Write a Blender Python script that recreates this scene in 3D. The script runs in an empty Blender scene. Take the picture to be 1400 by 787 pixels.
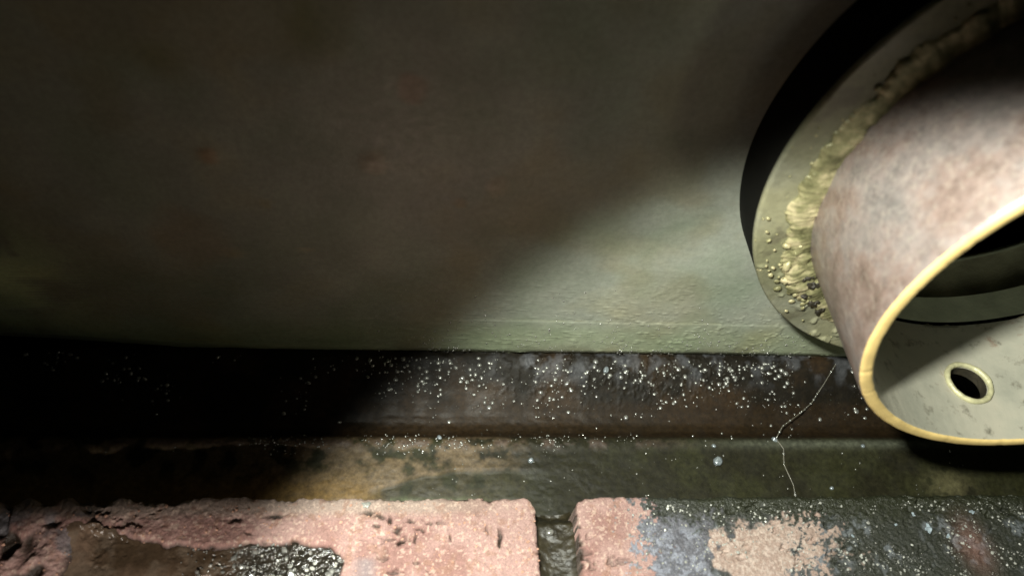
import bpy, bmesh, math
import numpy as np
from mathutils import Vector, Matrix

S = bpy.context.scene
COL = S.collection
R_ = math.radians
rng = np.random.default_rng(7)

# ------------------------------------------------------------------ camera
cam_d = bpy.data.cameras.new('camera')
cam = bpy.data.objects.new('camera', cam_d); COL.objects.link(cam)
RIGHT = Vector((0.99333788, -0.05214905, 0.10276343))
FWD = Vector((0.11280983, 0.62214844, -0.77472915))
UP = Vector((-0.02353272, 0.78116054, 0.62388654))
cam.matrix_world = Matrix(((RIGHT.x, UP.x, -FWD.x, 0.0),
                           (RIGHT.y, UP.y, -FWD.y, -0.19285),
                           (RIGHT.z, UP.z, -FWD.z, 0.28664),
                           (0, 0, 0, 1)))
cam_d.sensor_width = 36; cam_d.lens = 1056.31 / 1400 * 36
cam_d.clip_start = 0.005; cam_d.clip_end = 20
cam_d.dof.use_dof = True; cam_d.dof.focus_distance = 0.325; cam_d.dof.aperture_fstop = 9
S.camera = cam

# ------------------------------------------------------------------ world and lamps
w = bpy.data.worlds.new('World'); S.world = w; w.use_nodes = True
w.node_tree.nodes['Background'].inputs[0].default_value = (0.5, 0.6, 0.45, 1)
w.node_tree.nodes['Background'].inputs[1].default_value = 0.008
S.view_settings.view_transform = 'Standard'; S.view_settings.look = 'None'
S.view_settings.exposure = 0; S.view_settings.gamma = 1
S.cycles.use_denoising = True
S.cycles.max_bounces = 6


def spot(name, loc, direction, half, power, color, radius, blend):
    d = bpy.data.lights.new(name, 'SPOT'); o = bpy.data.objects.new(name, d); COL.objects.link(o)
    o.location = loc
    o.rotation_euler = Vector(direction).to_track_quat('-Z', 'Y').to_euler()
    d.spot_size = R_(2 * half); d.energy = power; d.color = color
    d.shadow_soft_size = radius; d.spot_blend = blend
    return o


# the phone's torch beside the lens; its round beam edge is seen on shell, pad and pipe
spot('torch_lamp', (-.013, -.139, .278), (.502, -.21, -.839), 48.0, 8.6, (.98, 1.0, .90), .007, .25)
# weak work lamp low at the right: dim light on the shell, soft shadow of the pipe
spot('work_lamp', (.30, -.33, .06), (-.252, .682, .686), 58.5, .23, (.92, .96, .58), .010, .07)
# added fill spot, no known source, brightening the inside of the pipe
spot('bore_fill', (.17, -.34, .235), (.07, .33, -.172), 10, .55, (.95, 1.0, .78), .01, 1)
# added fill skimming across the bricks, cone cut to leave channel and shell dark
spot('brick_fill', (-.07, -.20, .089), (0, -.389, -.921), 80.5, .8, (1.0, .93, .84), .004, .03)


# ------------------------------------------------------------------ numeric noise
def _hash(ix, iy, seed):
    n = (ix.astype(np.int64) * 374761393 + iy.astype(np.int64) * 668265263 + seed * 1442695041) & 0xFFFFFFFF
    n = ((n ^ (n >> 13)) * 1274126177) & 0xFFFFFFFF
    n = n ^ (n >> 16)
    return (n & 0xFFFFFF) / float(0x1000000)


def vnoise(x, y, seed=0):
    x = np.asarray(x, float); y = np.asarray(y, float)
    ix = np.floor(x); iy = np.floor(y); fx = x - ix; fy = y - iy
    fx = fx * fx * (3 - 2 * fx); fy = fy * fy * (3 - 2 * fy)
    a = _hash(ix, iy, seed); b = _hash(ix + 1, iy, seed); c = _hash(ix, iy + 1, seed); d = _hash(ix + 1, iy + 1, seed)
    return (a + (b - a) * fx) * (1 - fy) + (c + (d - c) * fx) * fy


def fbm(x, y, s, seed=0, octv=4, gain=.5):
    t = 0; a = 1; n = 0
    for k in range(octv):
        t = t + a * vnoise(np.asarray(x) / s * 2 ** k + 17.3 * k, np.asarray(y) / s * 2 ** k + 5.1 * k, seed + k)
        n += a; a *= gain
    return t / n


def sst(a, b, x):
    t = np.clip((np.asarray(x, float) - a) / (b - a), 0, 1); return t * t * (3 - 2 * t)


def mix(a, b, t):
    t = np.asarray(t)[..., None]; return np.asarray(a) * (1 - t) + np.asarray(b) * t


# ------------------------------------------------------------------ object helpers
def link(name, me, mat, parent=None):
    o = bpy.data.objects.new(name, me); COL.objects.link(o)
    if mat: me.materials.append(mat)
    if parent: o.parent = parent
    return o


def tag(o, label=None, cat=None, group=None, kind=None):
    if label: o['label'] = label
    if cat: o['category'] = cat
    if group: o['group'] = group
    if kind: o['kind'] = kind
    return o


def empty(name, loc=(0, 0, 0)):
    o = bpy.data.objects.new(name, None); COL.objects.link(o); o.location = loc; o.empty_display_size = .02; return o


def mesh_np(name, V, F, col=None, smooth=True):
    me = bpy.data.meshes.new(name)
    V = np.asarray(V, np.float32); F = np.asarray(F, np.int32)
    me.vertices.add(len(V)); me.vertices.foreach_set('co', V.ravel())
    k = F.shape[1]
    me.loops.add(F.size); me.loops.foreach_set('vertex_index', F.ravel())
    me.polygons.add(len(F)); me.polygons.foreach_set('loop_start', np.arange(0, F.size, k, dtype=np.int32))
    me.polygons.foreach_set('use_smooth', np.full(len(F), smooth))
    me.update(calc_edges=True)
    if col is not None:
        a = me.attributes.new('stain', 'FLOAT_COLOR', 'POINT')
        c = np.ones((len(V), 4), np.float32); c[:, :col.shape[1]] = col
        a.data.foreach_set('color', c.ravel())
    me.validate()
    return me


def grid_faces(n, m, wrap=False):
    """n rows by m columns; wrap joins the last column to the first"""
    i = np.arange(n - 1)[:, None]; mm = m if wrap else m - 1
    j = np.arange(mm)[None, :]; j2 = (j + 1) % m
    return np.stack([i * m + j, i * m + j2, (i + 1) * m + j2, (i + 1) * m + j], -1).reshape(-1, 4)


def spans(*seg):
    out = []
    for a, b, n in seg: out.append(np.linspace(a, b, n, endpoint=False))
    out.append([seg[-1][1]])
    return np.concatenate(out)


# ------------------------------------------------------------------ materials
class NT:
    def __init__(s, name):
        s.m = bpy.data.materials.new(name); s.m.use_nodes = True; s.t = s.m.node_tree
        s.b = s.t.nodes['Principled BSDF']; s.co = s.t.nodes.new('ShaderNodeTexCoord')

    def n(s, ty, **kw):
        x = s.t.nodes.new(ty)
        for k, v in kw.items(): setattr(x, k, v)
        return x

    def l(s, a, b): s.t.links.new(a, b)

    def noise(s, scale, detail=4, rough=.55, vec=None, dist=0):
        x = s.n('ShaderNodeTexNoise'); x.inputs['Scale'].default_value = scale
        x.inputs['Detail'].default_value = detail; x.inputs['Roughness'].default_value = rough
        x.inputs['Distortion'].default_value = dist
        s.l(vec or s.co.outputs['Object'], x.inputs['Vector']); return x.outputs['Fac']

    def vor(s, scale, feat='F1'):
        x = s.n('ShaderNodeTexVoronoi'); x.feature = feat; x.inputs['Scale'].default_value = scale
        s.l(s.co.outputs['Object'], x.inputs['Vector']); return x.outputs['Distance']

    def ramp(s, fac, stops):
        x = s.n('ShaderNodeValToRGB'); e = x.color_ramp.elements
        while len(e) < len(stops): e.new(.5)
        for q, (p, c) in zip(e, stops):
            q.position = p; q.color = tuple(c) + (1,) if hasattr(c, '__len__') else (c, c, c, 1)
        s.l(fac, x.inputs[0]); return x.outputs[0]

    def mixc(s, fac, a, b, mode='MIX'):
        x = s.n('ShaderNodeMix'); x.data_type = 'RGBA'; x.blend_type = mode
        for sock, v in ((x.inputs[0], fac), (x.inputs[6], a), (x.inputs[7], b)):
            if hasattr(v, 'is_output'): s.l(v, sock)
            elif hasattr(v, '__len__'): sock.default_value = tuple(v) + (1,)
            else: sock.default_value = v
        return x.outputs[2]

    def bump(s, h, dist, strength=1, prev=None):
        x = s.n('ShaderNodeBump'); x.inputs['Distance'].default_value = dist; x.inputs['Strength'].default_value = strength
        s.l(h, x.inputs['Height'])
        if prev: s.l(prev, x.inputs['Normal'])
        return x.outputs[0]

    def set(s, key, v):
        i = s.b.inputs[key]
        if hasattr(v, 'is_output'): s.l(v, i)
        elif hasattr(v, '__len__'): i.default_value = tuple(v) + (1,)
        else: i.default_value = v

    def attr(s, ch='Color'):
        x = s.n('ShaderNodeAttribute'); x.attribute_name = 'stain'; return x.outputs[ch]


def mat_plain(name, color, rough=.5, metal=0, vary=.3, scale=120, bumpd=0.0004, bscale=600, spec=.5):
    t = NT(name)
    f = t.noise(scale, 5)
    c = t.ramp(f, [(.3, [k * (1 - vary) for k in color]), (.7, [min(1, k * (1 + vary)) for k in color])])
    t.set('Base Color', c); t.set('Roughness', rough); t.set('Metallic', metal); t.set('Specular IOR Level', spec)
    t.set('Normal', t.bump(t.noise(bscale, 6, .65), bumpd, .7))
    return t.m


def mat_shell():
    t = NT('painted_shell')
    a = t.attr()
    blot = t.ramp(t.noise(28, 3, .5), [(.35, (.84, .90, .80)), (.55, (1, 1, .96)), (.72, (1.08, 1.02, .86))])
    fine = t.ramp(t.noise(420, 5, .7), [(.3, .84), (.7, 1.14)])
    c = t.mixc(1, a, blot, 'MULTIPLY'); c = t.mixc(1, c, fine, 'MULTIPLY')
    t.set('Base Color', c)
    t.set('Roughness', t.ramp(t.noise(300, 4), [(.3, .34), (.7, .52)])); t.set('Specular IOR Level', .55)
    b1 = t.bump(t.noise(60, 2, .5), .0010, .4)
    b2 = t.bump(t.noise(900, 4, .6), .00012, .6, b1)
    t.set('Normal', b2)
    return t.m


def mat_stain(name, rough_stops, fscale=700, flo=.75, fhi=1.25, bd=.0004, bs=900, spec=.5, coat=0):
    """colour from the painted stain attribute; its alpha drives how wet (glossy) the surface is"""
    t = NT(name)
    a = t.n('ShaderNodeAttribute'); a.attribute_name = 'stain'
    fine = t.ramp(t.noise(fscale, 5, .7), [(.3, flo), (.7, fhi)])
    t.set('Base Color', t.mixc(1, a.outputs['Color'], fine, 'MULTIPLY'))
    t.set('Roughness', t.ramp(a.outputs['Alpha'], rough_stops)); t.set('Specular IOR Level', spec)
    t.set('Normal', t.bump(t.noise(bs, 6, .7), bd, .9))
    if coat: t.set('Coat Weight', coat); t.b.inputs['Coat Roughness'].default_value = .08
    return t.m


def mat_pipe():
    t = NT('rusty_pipe_steel')
    big = t.noise(38, 6, .68)
    c = t.ramp(big, [(.32, (.15, .135, .125)), (.45, (.20, .165, .15)), (.55, (.175, .127, .108)), (.66, (.12, .085, .068)), (.76, (.23, .19, .17))])
    sp = t.ramp(t.noise(260, 8, .78), [(.34, .66), (.5, 1), (.68, 1.22)])
    c = t.mixc(1, c, sp, 'MULTIPLY')
    pale = t.ramp(t.noise(500, 4), [(.5, 0), (.8, .5)])
    c = t.mixc(pale, c, (.33, .29, .24))
    t.set('Base Color', c); t.set('Roughness', .38); t.set('Specular IOR Level', .9); t.set('Metallic', .1)
    t.set('Normal', t.bump(t.noise(500, 8, .75), .00022, .6, t.bump(t.noise(110, 3), .0008, .35)))
    return t.m


def mat_inner():
    t = NT('primed_inner_pipe')
    c = t.ramp(t.noise(45, 4, .6), [(.3, (.24, .24, .195)), (.5, (.32, .31, .25)), (.7, (.37, .345, .275))])
    dark = t.ramp(t.noise(140, 5, .7), [(.30, 0), (.44, 1)])
    c = t.mixc(dark, (.13, .12, .09), c)
    rust = t.ramp(t.noise(80, 5, .7, dist=1), [(.62, 0), (.74, 1)])
    c = t.mixc(rust, c, (.20, .12, .08))
    t.set('Base Color', c); t.set('Roughness', .5)
    t.set('Normal', t.bump(t.noise(700, 5, .6), .00018, .7))
    return t.m


def mat_weld():
    t = NT('weld_metal')
    c = t.ramp(t.noise(160, 4, .6), [(.3, (.09, .09, .04)), (.5, (.25, .235, .12)), (.68, (.52, .45, .27))])
    t.set('Base Color', c); t.set('Roughness', .34); t.set('Metallic', .2)
    t.set('Normal', t.bump(t.noise(500, 5, .7), .0004, .8))
    return t.m


M = {}
M['shell'] = mat_shell()
M['pad'] = mat_stain('painted_pad', [(0, .6), (1, .36)], 380, .86, 1.15, .0003, 500)
M['side_black'] = mat_plain('near_black_side', (.004, .004, .003), .75, spec=.12, bumpd=.0002)
M['pipe'] = mat_pipe()
M['inner'] = mat_inner()
M['edge'] = mat_plain('cut_steel_edge', (.78, .57, .23), .34, .1, .16, 120, .00012, 900)
M['weld'] = mat_weld()
M['bore'] = mat_plain('bore_steel', (.45, .48, .36), .5, 0, .2, 90)
M['bore_dark'] = mat_plain('bore_dark_steel', (.34, .33, .23), .5, .1, .5, 60)
M['hole_dark'] = mat_plain('painted_hole_dark', (.022, .018, .01), .6, 0, .4, 300)  # near-black colour paints the shade inside the hole and weld gaps
M['void'] = mat_plain('dark_inside', (.006, .006, .005), .8, spec=.1)
M['groove'] = mat_plain('black_gap', (.003, .003, .003), .9, spec=0)
M['channel'] = mat_stain('tarred_channel', [(0, .75), (1, .5)], 500, .6, 1.4, .00015, 900, .22)
M['brick'] = mat_stain('weathered_brick', [(0, .9), (1, .22)], 1700, .72, 1.28, .0005, 1500, .4)
M['sludge'] = mat_stain('oily_sludge', [(0, .35), (1, .14)], 500, .7, 1.3, .0003, 500, .5)
M['mortar'] = mat_plain('oily_mortar', (.022, .018, .009), .4, 0, .5, 260, .0004, 700)
M['soil'] = mat_plain('dark_soil', (.03, .027, .02), .9)
M['grain'] = mat_plain('pale_grit', (.30, .30, .27), .2, 0, .5, 200, .0002, 900)
M['rust_crumb'] = mat_plain('brick_crumb', (.42, .24, .17), .85, 0, .3, 300)
M['thread'] = mat_plain('pale_fibre', (.13, .12, .09), .4, 0, .2, 200)


def mat_drop():
    t = NT('oily_water_drop')
    t.set('Base Color', (.34, .34, .31)); t.set('Roughness', .24); t.set('Metallic', .6); t.set('Specular IOR Level', 1.0)
    t.set('Coat Weight', 1.0); t.b.inputs['Coat Roughness'].default_value = .12
    return t.m


M['drop'] = mat_drop()
M['bright_drop'] = mat_plain('frothy_drop', (.30, .34, .36), .16, .4, .6, 700, .0003, 1200, 1)

# ------------------------------------------------------------------ geometry constants (metres)
AX, AZ = .2056, .1309          # axis of the pipe
RP, RI, LP = .080, .07556, .0723
RB, TB = .099, .0208


def dir_ring(n): return np.linspace(0, 2 * np.pi, n, endpoint=False)


def lathe(prof, n=360):
    """prof: list of (r, y) revolved about the pipe axis"""
    th = dir_ring(n); V = []
    for r, y in prof: V.append(np.stack([AX + r * np.cos(th), np.full(n, y), AZ + r * np.sin(th)], 1))
    return np.concatenate(V), grid_faces(len(prof), n, True)


# ------------------------------------------------------------------ the tank shell with everything welded to it
tank = tag(empty('steel_tank', (AX, 0, AZ)), 'dark grey-green painted steel tank side with the big welded open pipe stub', 'tank')
TK = Vector(tank.location)


def tank_part(name, V, F, mat, parent=None, col=None, smooth=True):
    me = mesh_np(name, np.asarray(V) - np.array(TK), F, col, smooth)
    return link(name, me, M[mat] if isinstance(mat, str) else mat, parent or tank)


def shell_y(x, z):
    """height of the shell surface toward the camera (negative y) : gentle dents, lower strake proud, small blisters"""
    d = -(.00022 * (1 - sst(.0235, .0252, z + .0012 * (fbm(x, z, .03, 3) - .5))))
    d = d - .0009 * (fbm(x, z, .05, 11, 3) - .5)
    near = sst(.075, .012, z)
    b = fbm(x, z, .0035, 21, 2); d = d - .0003 * sst(.66, .8, b) * near * sst(.4, .6, fbm(x, z, .02, 4, 3))
    b = fbm(x, z, .0016, 23, 2); d = d - .00022 * sst(.68, .8, b) * near
    # a few scabs of old coating higher up
    for sx, sz, r in ((.0242, .1019, .004), (-.0177, .1107, .0045), (-.07, .0635, .003), (-.044, .054, .0016), (.012, .0935, .0025), (-.07, .1107, .003)):
        q = ((x - sx) ** 2 + (z - sz) ** 2) / r ** 2
        d = d - .0007 * np.exp(-q) * (.5 + fbm(x, z, .002, 9, 2))
    return d


# polar sheet: from the bore out to the rectangle of the shell; the foot follows z = lift(x)
X0, X1, Z1 = -.42, .62, .46
NT_, NR = 1500, 330
th = dir_ring(NT_)
cs, sn = np.cos(th), np.sin(th)
with np.errstate(divide='ignore'):
    tx = np.where(cs > 0, (X1 - AX) / cs, (X0 - AX) / cs)
    tz = np.where(sn > 0, (Z1 - AZ) / sn, (-.006 - AZ) / sn)
rout = np.minimum(np.abs(tx), np.abs(tz))
s = np.linspace(0, 1, NR)[:, None]
rr = .077 + s * (rout - .077)[None, :]
x = AX + rr * cs; z = AZ + rr * sn
foot = .0085 * sst(-.06, -.19, x) ** 1.0
fz = z + np.where(z < .03, foot * (1 - sst(-.006, .03, z)), 0)
y = shell_y(x, fz)
# the very foot rounds back under
y = y + .004 * sst(.004, -.006, fz - foot * .9)
V = np.stack([x, y, fz], -1).reshape(-1, 3)
green = mix((.275, .29, .25), (.27, .295, .215), sst(.03, .012, z))
c = green
c = mix(c, (.15, .16, .06), .8 * np.exp(-(((x + .035) / .006) ** 2)) * sst(.148, .158, z) * sst(.35, .6, fbm(x, z, .012, 5)))
c = mix(c, (.16, .17, .07), .7 * np.exp(-(((x + .077) / .006) ** 2 + ((z - .147) / .006) ** 2)))
c = mix(c, (.25, .22, .14), .45 * sst(.52, .68, fbm(x, z, .045, 31, 4)) * sst(.16, .10, x))
c = mix(c, (.30, .27, .21), .6 * sst(.0003, .0008, -(shell_y(x, z) + .0009 * (fbm(x, z, .05, 11, 3) - .5))) * sst(.03, .035, z) * (x < .05))
c = mix(c, (.55, .62, .36), .95 * np.exp(-(((x + .153) / .02) ** 2 + ((z - .045) / .022) ** 2)) * sst(.3, .5, fbm(x, z, .01, 41)))  # patch of light at far left, painted in as pale green
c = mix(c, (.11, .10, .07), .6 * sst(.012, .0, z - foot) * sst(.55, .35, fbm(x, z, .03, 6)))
c = mix(c, (.36, .31, .20), .8 * np.exp(-((z - foot - .004 - .0015 * np.sin(x * 60)) / .0005) ** 2) * sst(-.115, -.10, x) * sst(-.045, -.055, x) * sst(.35, .5, fbm(x, z, .006, 8)))
c = mix(c, (.34, .34, .24), .5 * sst(.0, .02, x) * sst(.42, .62, fbm(x, z * 3, .009, 72)) * np.exp(-((z - .0252 - .0016 * (fbm(x, z * 0, .03, 73) - .5)) / .0006) ** 2) * sst(.40, .6, fbm(x, z * 8, .012, 71)))
for bx_, bz_, br_, bc_, ba_ in ((.0242, .1019, .0042, (.36, .31, .24), .8), (-.0177, .1107, .0048, (.34, .29, .23), .7), (-.07, .1107, .0035, (.33, .22, .15), .6),
                                (-.070, .0635, .0030, (.42, .36, .25), .8), (-.044, .066, .0016, (.5, .4, .3), .8), (.012, .0935, .0025, (.32, .25, .16), .6), (-.005, .141, .005, (.32, .19, .13), .5),
                                (-.085, .070, .014, (.28, .19, .11), .35), (.040, .085, .012, (.27, .22, .14), .3), (-.055, .09, .0025, (.3, .26, .15), .5)):
    c = mix(c, bc_, ba_ * sst(1.5, .3, ((x - bx_) / br_) ** 2 + ((z - bz_) / br_ * .9) ** 2 + 1.2 * (fbm(x, z, br_ * .7, 77) - .5)))
c = c * (.82 + .36 * fbm(x, z, .016, 78, 3))[..., None]
c = c.reshape(-1, 3)
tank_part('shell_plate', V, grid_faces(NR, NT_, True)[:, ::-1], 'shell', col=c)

# inside of the tank: a closed near-black box behind the shell
bm = bmesh.new(); bmesh.ops.create_cube(bm, size=1)
bmesh.ops.scale(bm, vec=(X1 - X0, .5, Z1 + .006), verts=bm.verts)
bmesh.ops.translate(bm, vec=Vector(((X0 + X1) / 2, .2655, (Z1 - .006) / 2)) - TK, verts=bm.verts)
front = [f for f in bm.faces if f.normal.y < -.9]; bmesh.ops.delete(bm, geom=front, context='FACES')
me = bpy.data.meshes.new('tank_body'); bm.to_mesh(me); bm.free(); link('tank_body', me, M['void'], tank)

# bore layers behind the pipe
V, F = lathe([(.0752, -.0198), (.0752, -.0072)]); tank_part('bore_liner', V, F, 'bore')
V, F = lathe([(.0752, -.0072), (.0768, -.0070), (.0768, .0112), (.0764, .0118)]); tank_part('bore_wall', V, F, 'bore_dark')
V, F = lathe([(.0766, .0118), (.0762, .0124), (.0766, .0134), (.0775, .0150), (.30, .0152)]); tank_part('bore_lip', V, F, 'bore')
V, F = lathe([(.0757, -.0222), (.079, -.0222), (.079, -.0198), (.0752, -.0198)]); tank_part('bore_groove', V, F, 'groove')

# pad's side face, coloured near-black to stay dark, and painted reinforcing ring
V, F = lathe([(RB, .0015), (RB, -.0178), (RB - .0004, -.0185)]); tank_part('pad_side', V, F, 'side_black')
n = 1080; th = dir_ring(n)
rs = [(RB - .0004, -.0185), (RB, -.0190), (RB, -.0203), (RB - .0006, -.0208)] + [(r, -.0208) for r in np.linspace(RB - .0012, .0785, 46)]
V = []; C_ = []
for r, yy in rs:
    xx = AX + r * np.cos(th); zz = AZ + r * np.sin(th)
    yo = -.0006 * (fbm(xx, zz, .012, 51) - .5) * (r < RB - .0008) - .0009 * sst(.68, .82, fbm(xx, zz, .004, 52, 2)) * sst(.11, .08, zz) * (r < RB - .0008)
    V.append(np.stack([xx, yy + yo, zz], 1))
    cc = mix((.22, .22, .165), (.25, .24, .15), sst(.3, .8, fbm(xx, zz, .02, 53)))
    cc = mix(cc, (.13, .13, .07), .7 * sst(.4, .7, fbm(xx, zz, .03, 55, 4)))
    cc = mix(cc, (.10, .09, .06), .6 * sst(.6, .75, fbm(xx, zz, .007, 54)))
    C_.append(cc)
tank_part('reinforcing_ring', np.concatenate(V), grid_faces(len(rs), n, True), 'pad', col=np.concatenate(C_))

# weld bead: a lumpy ring with ripples
nu, nv = 1800, 26
u = dir_ring(nu)[:, None]; v = dir_ring(nv)[None, :]
arc = u * .083
cx_ = np.cos(u) * 3.0; sx_ = np.sin(u) * 3.0
rip = .00018 * (.3 + 1.4 * fbm(arc, 0 * arc, .02, 65)) * np.abs(np.sin(arc / .0021 * np.pi + 1.2 * np.cos(v)))
big_ = .0026 * (fbm(arc, 0 * arc, .011, 61, 3) - .5)
lump = .0034 * (fbm(arc + 0 * v, v * .004 + 0 * u, .0042, 63, 3) - .5)
rad = .0046 + rip + big_ + lump + .0012 * (fbm(arc + 0 * v, v * .005 + 0 * u, .0013, 69, 3) - .5)
crumb = np.exp(-(((u - R_(212)) / R_(13)) ** 2))
rad = rad - .0008 * crumb + crumb * (.0046 * (fbm(arc + 0 * v, v * .005 + 0 * u, .0030, 66, 3) - .52) + .0006)
mr = .0832 + .0022 * (fbm(arc, 0 * arc, .008, 67) - .5) + .0012 * crumb
rr = mr + 1.2 * rad * np.cos(v); yy = -.0205 - .42 * rad * np.sin(v)
V = np.stack([AX + rr * np.cos(u), yy + 0 * u, AZ + rr * np.sin(u)], -1).reshape(-1, 3)
i = np.arange(nu)[:, None]; i2 = (i + 1) % nu; j = np.arange(nv)[None, :]; j2 = (j + 1) % nv
F = np.stack([i * nv + j, i2 * nv + j, i2 * nv + j2, i * nv + j2], -1).reshape(-1, 4)
tank_part('weld_bead', V, F, 'weld')

# sphere template for drops, spatter and grit
_b = bmesh.new(); bmesh.ops.create_icosphere(_b, subdivisions=2, radius=1)
ICO_V = np.array([q.co[:] for q in _b.verts]); ICO_F = np.array([[q.index for q in f.verts] for f in _b.faces]); _b.free()
_b = bmesh.new(); bmesh.ops.create_icosphere(_b, subdivisions=1, radius=1)
IC1_V = np.array([q.co[:] for q in _b.verts]); IC1_F = np.array([[q.index for q in f.verts] for f in _b.faces]); _b.free()


def scatter(pts, rad, squash=.6, jag=0.0, coarse=False, axis=2, stretch=0.25):
    tv, tf = (IC1_V, IC1_F) if coarse else (ICO_V, ICO_F)
    n = len(pts); pts = np.asarray(pts); rad = np.asarray(rad)
    sc = np.ones((n, 1, 3)); sc[:, 0, :] += rng.uniform(-stretch, stretch, (n, 3)); sc[:, 0, axis] *= squash
    ang = rng.uniform(0, 6.28, n); ca, sa = np.cos(ang), np.sin(ang)
    P = tv[None] * sc
    if jag: P = P * (1 + jag * rng.uniform(-1, 1, (n, len(tv), 1)))
    a, b = [k for k in (0, 1, 2) if k != axis]
    pa = P[..., a] * ca[:, None] - P[..., b] * sa[:, None]; pb = P[..., a] * sa[:, None] + P[..., b] * ca[:, None]
    P[..., a] = pa; P[..., b] = pb
    V = P * rad[:, None, None] + pts[:, None, :]
    F = tf[None] + (np.arange(n) * len(tv))[:, None, None]
    return V.reshape(-1, 3), F.reshape(-1, 3)


# weld spatter: larger balls at known places, small ones all round
sp = [(.1119, .1126, .0011), (.1233, .0997, .0015), (.1276, .089, .0023), (.1300, .0815, .0017), (.1338, .0802, .0020), (.129, .0765, .0014),
      (.1407, .0739, .0016), (.1445, .0700, .0018), (.1500, .0650, .0014), (.124, .1655, .0010), (.1345, .0745, .0013), (.1375, .0690, .0012), (.1160, .1020, .0008)]
pts = [(a, -.0214, b) for a, b, _ in sp]; rad = [r for *_, r in sp]
for k in range(40):
    a = rng.uniform(R_(120), R_(260)); r = rng.uniform(.088, .0985)
    pts.append((AX + r * math.cos(a), -.0209, AZ + r * math.sin(a))); rad.append(rng.uniform(.00015, .00055))
for k in range(30):
    a = R_(212) + rng.normal() * R_(10); r = rng.uniform(.082, .096)
    pts.append((AX + r * math.cos(a), -.022, AZ + r * math.sin(a))); rad.append(rng.uniform(.0004, .0010))
V, F = scatter(pts, rad, .6, .16, axis=1, stretch=.4)
tag(tank_part('weld_spatter', V, F, 'weld'), kind='stuff')

# dark lumps put in as the shade of gaps in the crumbled weld
pts = []; rad = []
for a, b, q_ in ((.1396, .0806, .0015), (.1412, .0742, .0014), (.1450, .0700, .0012), (.1372, .0845, .0010), (.1500, .0655, .0012)):
    for k in range(5):
        pts.append((a + rng.normal() * .0012, -.0228 + rng.normal() * .0004, b + rng.normal() * .0006)); rad.append(q_ * rng.uniform(.4, 1))
V, F = scatter(pts, rad, .6, .3, axis=1, stretch=.4)
tag(tank_part('weld_gap_dark', V, F, 'hole_dark', smooth=False), kind='stuff')

# pipe stub with a drilled hole, cut by a boolean
def tube_mesh(rin, rout, y0, y1, n=512):
    prof = [(rout, y1), (rout, y1 + .001), (rout, y0 + .0016), (rout - .0003, y0 + .0007), (rout - .0010, y0 + .0001), (rout - .0017, y0), (rin + .0013, y0), (rin + .0006, y0 + .0002), (rin + .0001, y0 + .0008), (rin, y0 + .0015), (rin, y1 + .001), (rin, y1)]
    th = dir_ring(n); V = []
    for r, yv in prof: V.append(np.stack([AX + r * np.cos(th), np.full(n, yv), AZ + r * np.sin(th)], 1))
    i = np.arange(len(prof))[:, None]; i2 = (i + 1) % len(prof); j = np.arange(n)[None]; j2 = (j + 1) % n
    F = np.stack([i * n + j, i2 * n + j, i2 * n + j2, i * n + j2], -1).reshape(-1, 4)
    return np.concatenate(V), F


V, F = tube_mesh(RI, RP, -LP, -.0222)
pipe = tank_part('pipe_stub', V, F, 'pipe')
bm = bmesh.new(); bm.from_mesh(pipe.data); bmesh.ops.recalc_face_normals(bm, faces=bm.faces); bm.to_mesh(pipe.data); print('pipe volume', bm.calc_volume(signed=True)); bm.free()
pipe.data.materials.append(M['inner']); pipe.data.materials.append(M['edge'])
me = pipe.data
ctr = np.empty(len(me.polygons) * 3); me.polygons.foreach_get('center', ctr); ctr = ctr.reshape(-1, 3)
rc = np.hypot(ctr[:, 0], ctr[:, 2])
mi = np.zeros(len(ctr), np.int32)
mi[rc < RI + .0002] = 1
mi[ctr[:, 1] < -LP + .0006] = 2
me.polygons.foreach_set('material_index', mi)
# drill
HX, HY, HR = .2050, -.0482, .0071
bm = bmesh.new()
bmesh.ops.create_cone(bm, cap_ends=True, segments=48, radius1=HR, radius2=HR, depth=.03)
bmesh.ops.translate(bm, vec=(HX - AX, HY, -.0778), verts=bm.verts)
cm = bpy.data.meshes.new('drill'); bm.to_mesh(cm); bm.free(); cm.materials.append(M['hole_dark'])
cut = bpy.data.objects.new('drill', cm); COL.objects.link(cut); cut.parent = tank
md = pipe.modifiers.new('hole', 'BOOLEAN'); md.operation = 'DIFFERENCE'; md.object = cut; md.solver = 'MANIFOLD'
dg = bpy.context.evaluated_depsgraph_get(); dg.update()
nm = bpy.data.meshes.new_from_object(pipe.evaluated_get(dg)); pipe.modifiers.clear(); pipe.data = nm
bpy.data.objects.remove(cut)
pipe['label'] = 'rusty brown pipe stub with a pale cut edge'
if len(nm.materials) < 4: nm.materials.append(M['hole_dark'])
bi = len(nm.materials) - 1
for p_ in nm.polygons:
    c_ = p_.center; rr_ = math.hypot(c_.x, c_.z)
    if math.hypot(c_.x - (HX - AX), c_.y - HY) < HR + .0002 and c_.z < 0 and RI + .0002 < rr_ < RP - .0002: p_.material_index = bi
for q_ in nm.vertices:          # saw-cut lip: a little uneven, with a few nicks
    if q_.co.y < -LP + .0022:
        a_ = math.atan2(q_.co.z, q_.co.x); rr_ = math.hypot(q_.co.x, q_.co.z)
        d_ = .00008 * (float(fbm(a_ * RP, 0., .006, 611, 3)) - .5) + .0003 * max(0., float(fbm(a_ * RP, 4., .003, 612, 2)) - .66) * 4
        q_.co.y += d_; k_ = 1 + .00025 * (float(fbm(a_ * RP, 9., .004, 613, 3)) - .5) / rr_
        q_.co.x *= k_; q_.co.z *= k_
for p_ in nm.polygons: p_.use_smooth = True
# smooth by angle
try:
    nm.set_sharp_from_angle(angle=R_(35))
except Exception:
    pass

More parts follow.
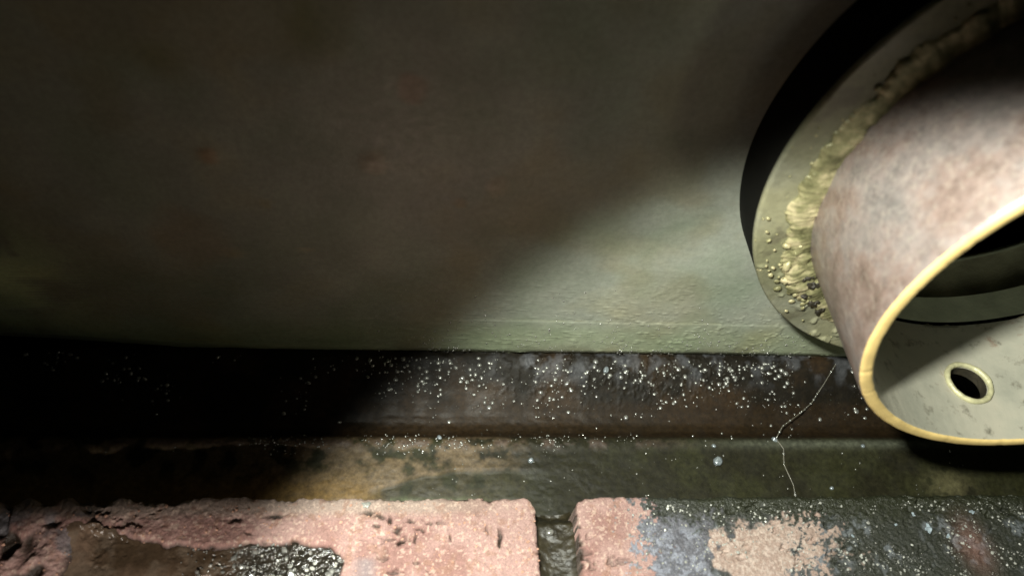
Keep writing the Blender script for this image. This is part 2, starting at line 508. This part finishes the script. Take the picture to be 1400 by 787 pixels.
# raised collar of weld round the hole, inside the pipe
nu, nv = 160, 20
u = dir_ring(nu)[:, None]; v = dir_ring(nv)[None, :]
rad = .00105 + .0005 * (fbm(u * 3, u * 0, 1.0, 81, 3) - .5)
q = HR + .0010 + rad * np.cos(v)
px = HX - AX + q * np.cos(u); py = HY + q * np.sin(u)
pz = -np.sqrt(RI ** 2 - px ** 2) + .0006 + rad * np.sin(v) * 1.1
V = np.stack([px, py + 0 * v, pz], -1).reshape(-1, 3)
i = np.arange(nu)[:, None]; i2 = (i + 1) % nu; j = np.arange(nv)[None, :]; j2 = (j + 1) % nv
F = np.stack([i * nv + j, i2 * nv + j, i2 * nv + j2, i * nv + j2], -1).reshape(-1, 4)
M['collar'] = mat_plain('collar_weld', (.42, .40, .24), .35, .1, .2, 300)
link('hole_collar', mesh_np('hole_collar', V, F), M['collar'], pipe)

# ------------------------------------------------------------------ tarred channel along the foot of the tank
PY = np.array([-.12, -.09, -.065, -.041, -.0385, -.0365, -.0345, -.0325, -.0300, -.0255, -.021, -.0120, -.004, .000, .004, .05])
PZ = np.array([-.024, -.021, -.0180, -.0149, -.0142, -.0142, -.0150, -.0168, -.0188, -.0198, -.0186, -.0126, -.0062, -.0042, -.0040, -.004])


def dish(x, y):
    return np.interp(x, [-.06, -.039, -.022, -.010, .002, .014, .024, .039, .054, .064, .069, .073], [-.069, -.0634, -.0590, -.0545, -.0512, -.0492, -.0488, -.0492, -.0494, -.0515, -.0565, -.066]) + .0026 * (fbm(x, y, .009, 98, 3) - .5)


def chan_z(x, y):
    wob = .0012 * (fbm(x, x * 0, .05, 91, 3) - .5)
    z = np.interp(y + wob, PY, PZ) * .34 + np.interp(y + wob + .0009, PY, PZ) * .33 + np.interp(y + wob - .0009, PY, PZ) * .33
    rough = 1 - .75 * sst(.07, .11, x)
    z = z + (.0009 * (fbm(x, y * 2, .012, 92, 3) - .5) + .00022 * (fbm(x, y, .0022, 93, 3) - .5)) * rough
    # shallow lens-shaped dish in the ledge
    cy = dish(x, y)
    z = z - .0008 * sst(cy + .0016, cy - .0016, y) * (np.asarray(x) > -.037) * sst(.062, .030, x)
        # rough crest along the lip
    z = z + .0011 * np.exp(-((np.asarray(y) + .0365) / .0028) ** 2) * (fbm(x, y, .0028, 95, 3) - .35) * sst(.14, .06, x)
    z = z + .0004 * sst(.55, .8, fbm(x, y, .0018, 97, 2)) * sst(.02, .05, x) * sst(-.020, -.008, y) * sst(.17, .12, x)
    return z


gx = spans((-.42, -.20, 60), (-.20, .30, 1150), (.30, .62, 80)); gy = spans((-.12, -.075, 20), (-.075, .006, 250), (.006, .05, 6))
Yg, Xg = np.meshgrid(gy, gx, indexing='ij')
Zg = chan_z(Xg, Yg)
n1 = fbm(Xg, Yg, .02, 101); n2 = fbm(Xg, Yg, .006, 102); n3 = fbm(Xg, Yg, .0018, 103, 3)
c = mix((.008, .006, .003), (.024, .014, .006), sst(.42, .7, n1))                     # upper slope: tar with rusty bloom
c = mix(c, (.085, .088, .095), .5 * sst(-.012, -.002, Yg + .006 * (n2 - .5)) * sst(.42, .62, n2) * sst(.02, .05, Xg))  # grey sheen painted into the colour along the top of the slope
c = mix(c, (.017, .010, .004), .8 * sst(-.03, .0, Xg) * sst(-.0145, -.0185, Yg + .003 * (n1 - .5)) * sst(-.037, -.033, Yg))            # valley
rust = sst(-.0325, -.0355, Yg)
led = mix((.014, .013, .006), (.020, .020, .008), sst(.4, .6, n1))
led = mix(led, (.105, .075, .042), sst(.055, .02, Xg + .03 * (n2 - .5)) * sst(.3, .55, n2) * .9)
cyl_ = dish(Xg, Yg)
inl = sst(cyl_ + .0010, cyl_ - .0010, Yg) * (Xg > -.035) * sst(.066, .035, Xg)
led = mix(led, (.021, .022, .011), inl * .8)
led = mix(led, (.13, .15, .085), .8 * inl * sst(-.0585, -.063, Yg + .0015 * (n2 - .5)) * sst(.035, .015, Xg + .02 * (n2 - .5)) * (Xg > -.012))
led = mix(led, (.12, .08, .04), .45 * np.exp(-((Yg - cyl_ - .0007) / .0013) ** 2) * sst(.04, .0, Xg) * (Xg > -.05))
led = mix(led, (.17, .105, .035), .85 * sst(-.010, -.03, Xg + .01 * (n2 - .5)) * sst(-.045, -.06, Yg))
led = mix(led, (.10, .09, .045), .75 * np.exp(-(((Xg - .236) / .010) ** 2 + ((Yg + .0565) / .006) ** 2)) * sst(.35, .5, n2))
c = mix(c, led, rust)
lipm = np.exp(-((Yg + .0372) / .0022) ** 2)
c = mix(c, (.085, .06, .048), .7 * lipm * sst(.4, .6, n2) * sst(.15, .05, Xg))
c = mix(c, (.085, .09, .065), .7 * lipm * sst(.10, .17, Xg))
c = c * (.7 + .6 * n3)[..., None]
wet = .5 + .5 * sst(.35, .65, n2)
CC = np.concatenate([c, wet[..., None]], -1).reshape(-1, 4)
chan = link('channel', mesh_np('channel', np.stack([Xg, Yg, Zg], -1).reshape(-1, 3), grid_faces(len(gy), len(gx)), CC), M['channel'])
tag(chan, 'black tarred wet channel and ledge running along foot of the tank, above the bricks', 'channel')

# ------------------------------------------------------------------ drops on the channel and on the foot of the shell
def chan_pts(n, xf, yf, dens, thr, seed):
    x = xf(n); y = yf(n)
    keep = fbm(x, y, .014, seed, 3) + .35 * (fbm(x, y, .05, seed + 5) - .5) + .20 * sst(-.030, .015, x) - .20 + .07 * np.exp(-((x - .07) / .06) ** 2) - .06 * sst(.13, .19, x) + .10 * (fbm(x, y, .03, seed + 9, 2) - .5) > thr + rng.uniform(-.10, .10, n)
    x, y = x[keep], y[keep]; return np.stack([x, y, chan_z(x, y)], 1)


P1 = chan_pts(3500, lambda n: rng.uniform(-.17, .27, n), lambda n: -np.abs(rng.normal(.0075, .0075, n)).clip(0, .031), 1, .44, 201)
r1 = .00010 + .00105 * rng.random(len(P1)) ** 4.5
P2 = chan_pts(900, lambda n: rng.uniform(-.17, .10, n), lambda n: rng.normal(-.037, .0028, n), 1, .42, 207)
r2 = .00013 + .00038 * rng.random(len(P2)) ** 2
P3 = chan_pts(230, lambda n: rng.uniform(-.05, .26, n), lambda n: rng.uniform(-.066, -.03, n), 1, .46, 211)
r3 = .00012 + .00042 * rng.random(len(P3)) ** 2
P = np.concatenate([P1, P2, P3]); r = np.concatenate([r1, r2, r3]); P[:, 2] += r * .15
V, F = scatter(P, r, .75)
tag(link('water_drops', mesh_np('water_drops', V, F), M['drop']), 'countless tiny bright drops scattered over the black tarred channel', 'drops', kind='stuff')

big = [(.1301, -.0455, .0024, 'biggest bluish clear drop standing alone on the dark ledge below the pipe'),
       (.0471, -.0450, .0014, 'large pale drop on the brownish ledge above the dark brick joint'),
       (.1590, -.0352, .0013, 'bright drop where the thin thread crosses the ledge lip'),
       (.2000, -.0385, .0010, 'single small drop on the ledge lip just left of the pipe rim'),
       (.1296, -.0385, .0009, 'small drop right above the biggest bluish drop'),
       (.1800, -.0575, .0009, 'small drop on the dark ledge right of the thread, upper one'),
       (.1770, -.0640, .0008, 'small drop on the dark ledge right of the thread, lower one'),
       (.0080, -.0340, .0011, 'drop on the lip over the ochre patch of the ledge'),
       (.0835, -.0045, .0016, 'grey drop cluster at the foot of the lit shell')]
for k, (bx, by, br, lab) in enumerate(big):
    V, F = scatter([(0, 0, 0)], [br], .75, .07, stretch=.2)
    o = link('water_drop', mesh_np('water_drop', V, F), M['bright_drop']); o.location = (bx, by, float(chan_z(bx, by)) + br * .25)
    tag(o, lab, 'drop', 'large single drops on the channel')

# fine drops clinging to the foot of the shell
n = 1700; x = rng.uniform(-.02, .185, n); z = np.abs(rng.normal(.004, .016, n))
k = fbm(x, z, .012, 221, 3) > .47 + rng.uniform(-.12, .12, n); x, z = x[k], z[k]
V, F = scatter(np.stack([x, shell_y(x, z), z], 1), .00012 + .00042 * rng.random(len(x)) ** 3, .5, axis=1)
tag(link('water_drops', mesh_np('water_drops', V, F), M['drop']), 'fine spray of tiny drops clinging to the foot of the shell', 'drops', kind='stuff')

# ------------------------------------------------------------------ a fine thread lying over the channel
def tube_path(pts, rad, seg=6):
    pts = np.asarray(pts); n = len(pts); t = np.gradient(pts, axis=0); t /= np.linalg.norm(t, axis=1)[:, None]
    a = np.cross(t, [0, 0, 1.0]); a /= np.linalg.norm(a, axis=1)[:, None]; b = np.cross(t, a)
    u = dir_ring(seg); V = pts[:, None] + np.asarray(rad)[:, None, None] * (a[:, None] * np.cos(u)[None, :, None] + b[:, None] * np.sin(u)[None, :, None])
    i = np.arange(n - 1)[:, None]; j = np.arange(seg)[None]; j2 = (j + 1) % seg
    return V.reshape(-1, 3), np.stack([i * seg + j, i * seg + j2, (i + 1) * seg + j2, (i + 1) * seg + j], -1).reshape(-1, 4)


ctl = np.array([(.1950, -.0010), (.1890, -.0085), (.1815, -.0170), (.1740, -.0225), (.1640, -.0290), (.1595, -.0350), (.1620, -.0400), (.1605, -.0470), (.1628, -.0560), (.1625, -.0650)])
tt = np.linspace(0, len(ctl) - 1, 160); px = np.interp(tt, range(len(ctl)), ctl[:, 0]) + .0007 * (fbm(tt, tt * 0, 3, 301) - .5); py = np.interp(tt, range(len(ctl)), ctl[:, 1])
pz = chan_z(px, py)
# it spans the valley a little above the surface
pz = np.maximum(pz, np.interp(py, [-.036, -.012], [-.0140, -.0128]) * ((py > -.036) & (py < -.012)) + -1 * (~((py > -.036) & (py < -.012))))
thr_ = .00010 + .00022 * fbm(tt, tt * 0, 2, 305)
V, F = tube_path(np.stack([px, py, pz + .0002], 1), thr_)
thread = link('thread', mesh_np('thread', V, F), M['thread'])
tag(thread, 'thin grey crooked thread beaded with drops, lying across the black channel', 'thread')
k = rng.integers(0, 159, 60)
V, F = scatter(np.stack([px[k], py[k], pz[k] + .0003], 1), .00018 + .0004 * rng.random(60) ** 2, .9)
b_ = link('bead_drops', mesh_np('bead_drops', V, F), M['drop'], thread); b_['kind'] = 'stuff'

# ------------------------------------------------------------------ bricks
course = tag(empty('brick_course', (.05, -.075, 0)), 'weathered pink brick course, one dark joint, along near edge of the channel', 'brick course')
CP = np.array(course.location)


def crust_line(x):      # lower border of the pink crust on the long brick
    return np.interp(x, [-.17, -.130, -.1183, -.0986, -.084, -.0703, -.0565, -.0446, -.0318, -.0262, -.0245],
                     [-.079, -.0775, -.0793, -.0843, -.0872, -.0880, -.0867, -.0862, -.0886, -.0925, -.105])


def hollow(x, y):
    n = .0016 * (fbm(x, y, .004, 401, 3) - .5) * 2
    h = sst(.0006, -.0030, y - crust_line(x) + n) * sst(-.1255, -.116, x + n) * sst(-.0235, -.0275, x + n + .6 * np.maximum(0, -.0945 - y))
    return h


def brick_top(x, y):
    z = .008 + .0006 * (fbm(x, y, .02, 411) - .5)
    leftness = sst(-.05, -.15, x)
    z = z + .0020 * leftness * (fbm(x, y, .010, 412, 3) - .35) + (.0004 + .0009 * leftness) * (fbm(x, y, .0025, 413, 4) - .5)
    z = z + .0006 * (fbm(x, y, .0009, 414, 3) - .5)
    # pits and scratches
    pm = .0016 * sst(.64, .74, fbm(x * .7, y, .0030, 415, 3)) * sst(.45, .6, fbm(x, y, .022, 416))
    z = z - pm * sst(-.03, -.02, x) - pm * .8 * sst(-.03, -.05, x)
    z = z - .0035 * sst(.52, .68, fbm(x, y * .7, .012, 417, 3)) * sst(-.105, -.125, x)
    for sx, sy, a, b in ((-.0185, -.0768, .0028, .0012), (-.0030, -.0800, .0020, .0009), (-.0075, -.0835, .0012, .0022), (.0305, -.0860, .0009, .0028), (.0255, -.0845, .0006, .0018),
                         (-.0145, -.0785, .0022, .0007), (-.0105, -.0800, .0007, .0018), (.0005, -.0838, .0016, .0006), (-.0010, -.0868, .0006, .0022), (-.0155, -.0822, .0014, .0006), (.0040, -.0812, .0012, .0005), (.0300, -.0885, .0006, .0020), (-.0060, -.0880, .0012, .0007), (.0120, -.0860, .0005, .0014), (-.1335, -.0870, .0035, .0065), (-.128, -.0795, .0030, .0018), (-.0660, -.0790, .0020, .0012), (-.0520, -.0780, .0030, .0009)):
        dx = (x - sx + .0012 * (fbm(x, y, .002, 418) - .5) * 2) / a; dy = (y - sy + .0012 * (fbm(x, y, .002, 419) - .5) * 2) / b
        z = z - .0022 * np.exp(-(dx * dx + dy * dy) ** 1.5)
    z = z - .0036 * hollow(x, y)
    return z


def brick_col(x, y, z):
    n1 = fbm(x, y, .012, 421); n2 = fbm(x, y, .003, 422, 3); n3 = fbm(x, y, .0009, 423, 2)
    c = mix((.25, .14, .12), (.33, .21, .185), sst(.35, .65, n1))
    c = mix(c, (.30, .26, .21), .55 * sst(-.0795, -.0755, y + .002 * (n2 - .5)) * sst(.05, .0, x))         # greyish far arris
    c = mix(c, (.25, .14, .10), .6 * sst(.6, .75, n2))
    c = mix(c, (.56, .42, .34), .5 * sst(.62, .75, n3))
    wet = np.full(x.shape, .1)
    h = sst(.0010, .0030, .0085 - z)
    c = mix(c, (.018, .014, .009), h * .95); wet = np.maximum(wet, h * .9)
    # pale blotch with grey rim at far left
    c = mix(c, (.17, .16, .17), .7 * sst(.5, .62, fbm(x, y, .008, 424)) * sst(-.095, -.12, x) * sst(-.072, -.078, y))
    c = mix(c, (.20, .19, .20), .6 * sst(-.026, -.018, x) * sst(-.012, -.018, x) * sst(-.092, -.096, y + .004 * (n2 - .5)))
    # second brick: grey-blue stain, pale beige patch, black oily end
    n4 = fbm(x, y, .0065, 426, 4)
    n5 = fbm(x, y, .0014, 428, 2)
    xe = x - .004 + .012 * (n2 - .5) + .026 * (n4 - .5) + .016 * (n3 - .5) + .012 * (n5 - .5)
    g = sst(.076, .081, xe); c = mix(c, mix((.075, .082, .098), (.22, .24, .29), sst(.35, .75, .5 * n3 + .5 * n2)), g * .93); wet = np.maximum(wet, g * .75)
    rb = ((xe - .131) / .021) ** 2 + ((y + .0935) / .0135) ** 2 + 1.3 * (fbm(x, y, .008, 427, 4) - .5) + .6 * (n2 - .5) + 1.1 * (n3 - .5) + .9 * (n5 - .5)
    b = sst(1.2, .8, rb)
    c = mix(c, mix((.33, .235, .19), (.45, .35, .29), sst(.3, .75, n3)), b * .88); wet = np.where(b > .5, .2, wet)
    d = np.maximum(sst(.146, .158, xe), sst(.100, .112, xe) * (1 - b) * .85); c = mix(c, mix((.022, .024, .015), (.10, .11, .115), sst(.50, .68, n2) * sst(.45, .6, n1)), d * .95); wet = np.maximum(wet, d * .95)
    o = sst(-.0850, -.0770, y + .010 * (n2 - .5) + .010 * (n3 - .5) + .008 * (n5 - .5)) * sst(.074, .086, xe); c = mix(c, (.022, .024, .013), o * .93); wet = np.maximum(wet, o * .9)
    r = np.exp(-(((x - .216) / .006) ** 2 + ((y + .093) / .010) ** 2)) * .6; c = mix(c, (.20, .105, .085), r)
    return np.concatenate([c, wet[..., None]], -1)


def brick(x0, x1, fine=True):
    y0, y1, zb = -.176, -.0715, -.045
    if fine: xs = spans((x0, x1, int((x1 - x0) / .00032)))
    else: xs = spans((x0, x1, 90))
    ys = spans((y0, -.112, 26), (-.112, y1, 130 if fine else 30))
    xs = np.concatenate([[x0] * 3, xs, [x1] * 3]); ys = np.concatenate([[y0] * 3, ys, [y1] * 3])
    Y, X = np.meshgrid(ys, xs, indexing='ij')
    Z = brick_top(X, Y)
    # rounded, slightly crumbled arrises
    rag = .0022 * (fbm(X, Y, .006, 431, 3) - .5) * (.45 + 1.55 * sst(.0, -.07, X)); rag2 = .0012 * (fbm(X, Y, .0016, 432, 2) - .5)
    de = np.minimum(np.minimum(X - x0, x1 - X), np.minimum(Y - y0, y1 - Y)) + 0
    rd = .0022
    rc = .0050
    cx2 = np.maximum(0, rc - np.minimum(X - x0, x1 - X)); cy2 = np.maximum(0, rc - np.minimum(Y - y0, y1 - Y))
    de = np.where((cx2 > 0) & (cy2 > 0), rc - np.hypot(cx2, cy2), de)
    out_ = np.maximum(0, -de - .0001)
    q = np.clip(1 - (de + (rag + rag2) * sst(.006, 0, de)) / rd, 0, 1)
    Z = Z - rd * (1 - np.sqrt(np.clip(1 - q * q, 0, 1)))
    C4 = brick_col(X, Y, Z)
    Z = Z - np.minimum(.03, out_ * 25)
    Y2 = Y + (rag * .8) * sst(.004, 0, y1 - Y); X2 = X + rag * .5 * sst(.003, 0, np.minimum(X - x0, x1 - X)) * np.where(X < (x0 + x1) / 2, 1, -1)
    Zs = Z.copy()
    Zs[:2, :] = zb; Zs[-2:, :] = zb; Zs[:, :2] = zb; Zs[:, -2:] = zb
    # outermost row closes under the brick
    V = np.stack([X2, Y2, Zs], -1)
    return mesh_np('brick', V.reshape(-1, 3) - CP, grid_faces(len(ys), len(xs)), C4.reshape(-1, 4))


for x0, x1, fine in ((-.1700, .0440, True), (.0596, .2740, True), (-.3996, -.1856, False), (.2896, .5036, False)):
    link('brick', brick(x0, x1, fine), M['brick'], course)
# mortar in the joints
for jx in (.0518, -.1778, .2818):
    xs = np.linspace(jx - .0095, jx + .0095, 48); ys = spans((-.170, -.112, 20), (-.112, -.0690, 100))
    Y, X = np.meshgrid(ys, xs, indexing='ij')
    Z = .0012 + .0014 * (fbm(X, Y, .005, 441, 4) - .5) + .0004 * (fbm(X, Y, .0015, 442, 2) - .5) + .0022 * ((X - jx) / .0085) ** 4
    Z = Z - .013 * sst(-.0790, -.0700, Y + .004 * (fbm(X, Y, .006, 443) - .5)) - .004
    V = np.stack([X, Y, Z], -1)
    o = link('mortar_joint', mesh_np('mortar_joint', V.reshape(-1, 3) - CP, grid_faces(len(ys), len(xs))), M['mortar'], course)

# dark oily sludge lying in the hollow of the long brick
xs = np.linspace(-.130, -.022, 420); ys = np.linspace(-.120, -.075, 190)
Y, X = np.meshgrid(ys, xs, indexing='ij')
zt = brick_top(X, Y)
right_ = sst(-.075, -.055, X + .015 * (fbm(X, Y, .01, 451) - .5))
Zs = .0060 + .0009 * (fbm(X, Y, .02, 452, 2) - .5) + right_ * (.0012 * (fbm(X, Y, .0022, 453, 3) - .5)) + .0018 * sst(-.0885, -.081, Y) * (1 - right_)
Zs = np.minimum(Zs, brick_top(X, Y) + .0016)
ok = (Zs > zt + .00005) & (hollow(X, Y) > .12)
c = mix((.15, .10, .068), (.06, .04, .024), sst(.35, .65, fbm(X, Y, .015, 454)))
c = mix(c, (.17, .13, .095), .5 * sst(.5, .7, fbm(X, Y, .006, 455)))
c = mix(c, (.012, .011, .008), right_ * .95)
C4 = np.concatenate([c, (.55 + .45 * right_)[..., None]], -1).reshape(-1, 4)
F = grid_faces(len(ys), len(xs)); F = F[ok.ravel()[F].all(1)]
used = np.unique(F); rem = -np.ones(len(ys) * len(xs), int); rem[used] = np.arange(len(used))
Vt = np.stack([X, Y, Zs], -1).reshape(-1, 3)[used]; Vb = Vt.copy(); Vb[:, 2] = zt.ravel()[used] - .0002
Ft = rem[F]; ns = len(used)
sl = link('oil_sludge', mesh_np('oil_sludge', np.concatenate([Vt, Vb]), np.concatenate([Ft, Ft[:, ::-1] + ns]), np.concatenate([C4[used], C4[used]])), M['sludge'])
tag(sl, 'brown to black glistening oily sludge filling the hollow in the pink brick', 'sludge')


# grit: pale wet grains in the sludge, on the black end of the second brick and along its edge
def grit(name, n, xf, yf, zf, rmin, rmax, mat, seed, thr, lift=.3):
    x = xf(n); y = yf(n); keep = fbm(x, y, .009, seed, 3) > thr + rng.uniform(-.12, .12, n); x, y = x[keep], y[keep]
    r = rmin + (rmax - rmin) * rng.random(len(x)) ** 3.5
    V, F = scatter(np.stack([x, y, zf(x, y) + r * lift], 1), r, .7, .22, coarse=True)
    return link(name, mesh_np(name, V, F, smooth=False), M[mat])


sl_z = lambda x, y: np.interp(x, xs, Zs[80]) * 0 + .0062
g = grit('grit', 190, lambda n: rng.uniform(-.082, -.026, n), lambda n: rng.uniform(-.108, -.0875, n), sl_z, .0003, .0014, 'drop', 503, .47)
tag(g, 'wet glinting blobs in the black sludge of the hollow brick', 'blobs', kind='stuff')
g = grit('grit', 150, lambda n: rng.uniform(-.082, -.026, n), lambda n: rng.uniform(-.108, -.0875, n), sl_z, .0002, .00085, 'grain', 501, .42)
tag(g, 'pale wet grit glistening in the black sludge of the hollow brick', 'grit', kind='stuff')
g = grit('grit', 4200, lambda n: rng.uniform(.078, .27, n), lambda n: rng.uniform(-.115, -.0745, n), brick_top, .00012, .00065, 'grain', 511, .50)
tag(g, 'pale speckles of grit strewn over the stained brick at the right', 'grit', kind='stuff')
g = grit('grit', 800, lambda n: rng.uniform(-.16, .044, n), lambda n: rng.uniform(-.110, -.0735, n), brick_top, .0002, .0007, 'rust_crumb', 521, .45)
tag(g, 'pink crumbs of brick lying on the long pink brick', 'crumbs', kind='stuff')
V, F = scatter([(0, 0, 0)], [.0016], .7, .32)
o = link('brick_crumb', mesh_np('brick_crumb', V, F, smooth=False), M['grain']); o.location = (-.0195, -.0742, .0085)
tag(o, 'pale crumb perched on the far edge of the long pink brick', 'crumb')
def shard(r, seed):
    """a thin jagged flake: irregular outline, bevelled top"""
    g_ = np.random.default_rng(seed); k = 11; a = dir_ring(k) + g_.uniform(-.2, .2, k); q = r * g_.uniform(.45, 1.15, k) * (1 + .35 * np.cos(a * 2 + seed))
    lo = np.stack([q * np.cos(a), q * np.sin(a), -.0004 + 0 * a], 1); hi = np.stack([.72 * q * np.cos(a), .72 * q * np.sin(a), r * g_.uniform(.15, .5, k)], 1)
    V = np.concatenate([lo, hi, [[0, 0, r * .3]]]); F = []
    for i_ in range(k):
        j_ = (i_ + 1) % k; F += [[i_, j_, k + j_], [i_, k + j_, k + i_], [k + i_, k + j_, 2 * k]]
    return mesh_np('grit_flake', V, F, smooth=False)


M['flake'] = mat_plain('blue_white_flake', (.30, .36, .40), .25, 0, .35, 900, .0004, 1500)
flakes = [(.196, -.0800, .0010, 'small blue-white flake in the oil near the far edge of the right brick'),
          (.200, -.0858, .0019, 'largest blue-white flake on the black oily end of the right brick'),
          (.207, -.0890, .0012, 'blue-grey flake just right of and nearer than the largest flake'),
          (.187, -.0840, .0008, 'tiny white flake left of the largest flake on the black oil'),
          (.222, -.0790, .0011, 'pale flake nearest the far edge at the right end, above the reddish patch'),
          (.168, -.0880, .0007, 'lone white flake between the beige patch and the black oil'),
          (.083, -.0905, .0008, 'lone white flake on the grey-blue stain of the right brick')]
for q_, (a, b, r, lab) in enumerate(flakes):
    o = link('grit_flake', shard(r, q_ + 3), M['flake']); o.location = (a, b, float(brick_top(np.array(a), np.array(b))))
    tag(o, lab, 'flake', 'blue-white flakes on the right brick')
# drop in the joint
V, F = scatter([(0, 0, 0)], [.0016], .6, .08)
o = link('water_drop', mesh_np('water_drop', V, F), M['drop']); o.location = (.0505, -.0815, -.0022)
tag(o, 'single bright drop down in the dark joint between the two bricks', 'drop', 'large single drops on the channel')

# ------------------------------------------------------------------ ground below everything
me = mesh_np('ground', [(-2, -2, -.046), (2, -2, -.046), (2, 2, -.046), (-2, 2, -.046)], [[0, 1, 2, 3]])
tag(link('ground', me, M['soil']), kind='structure')
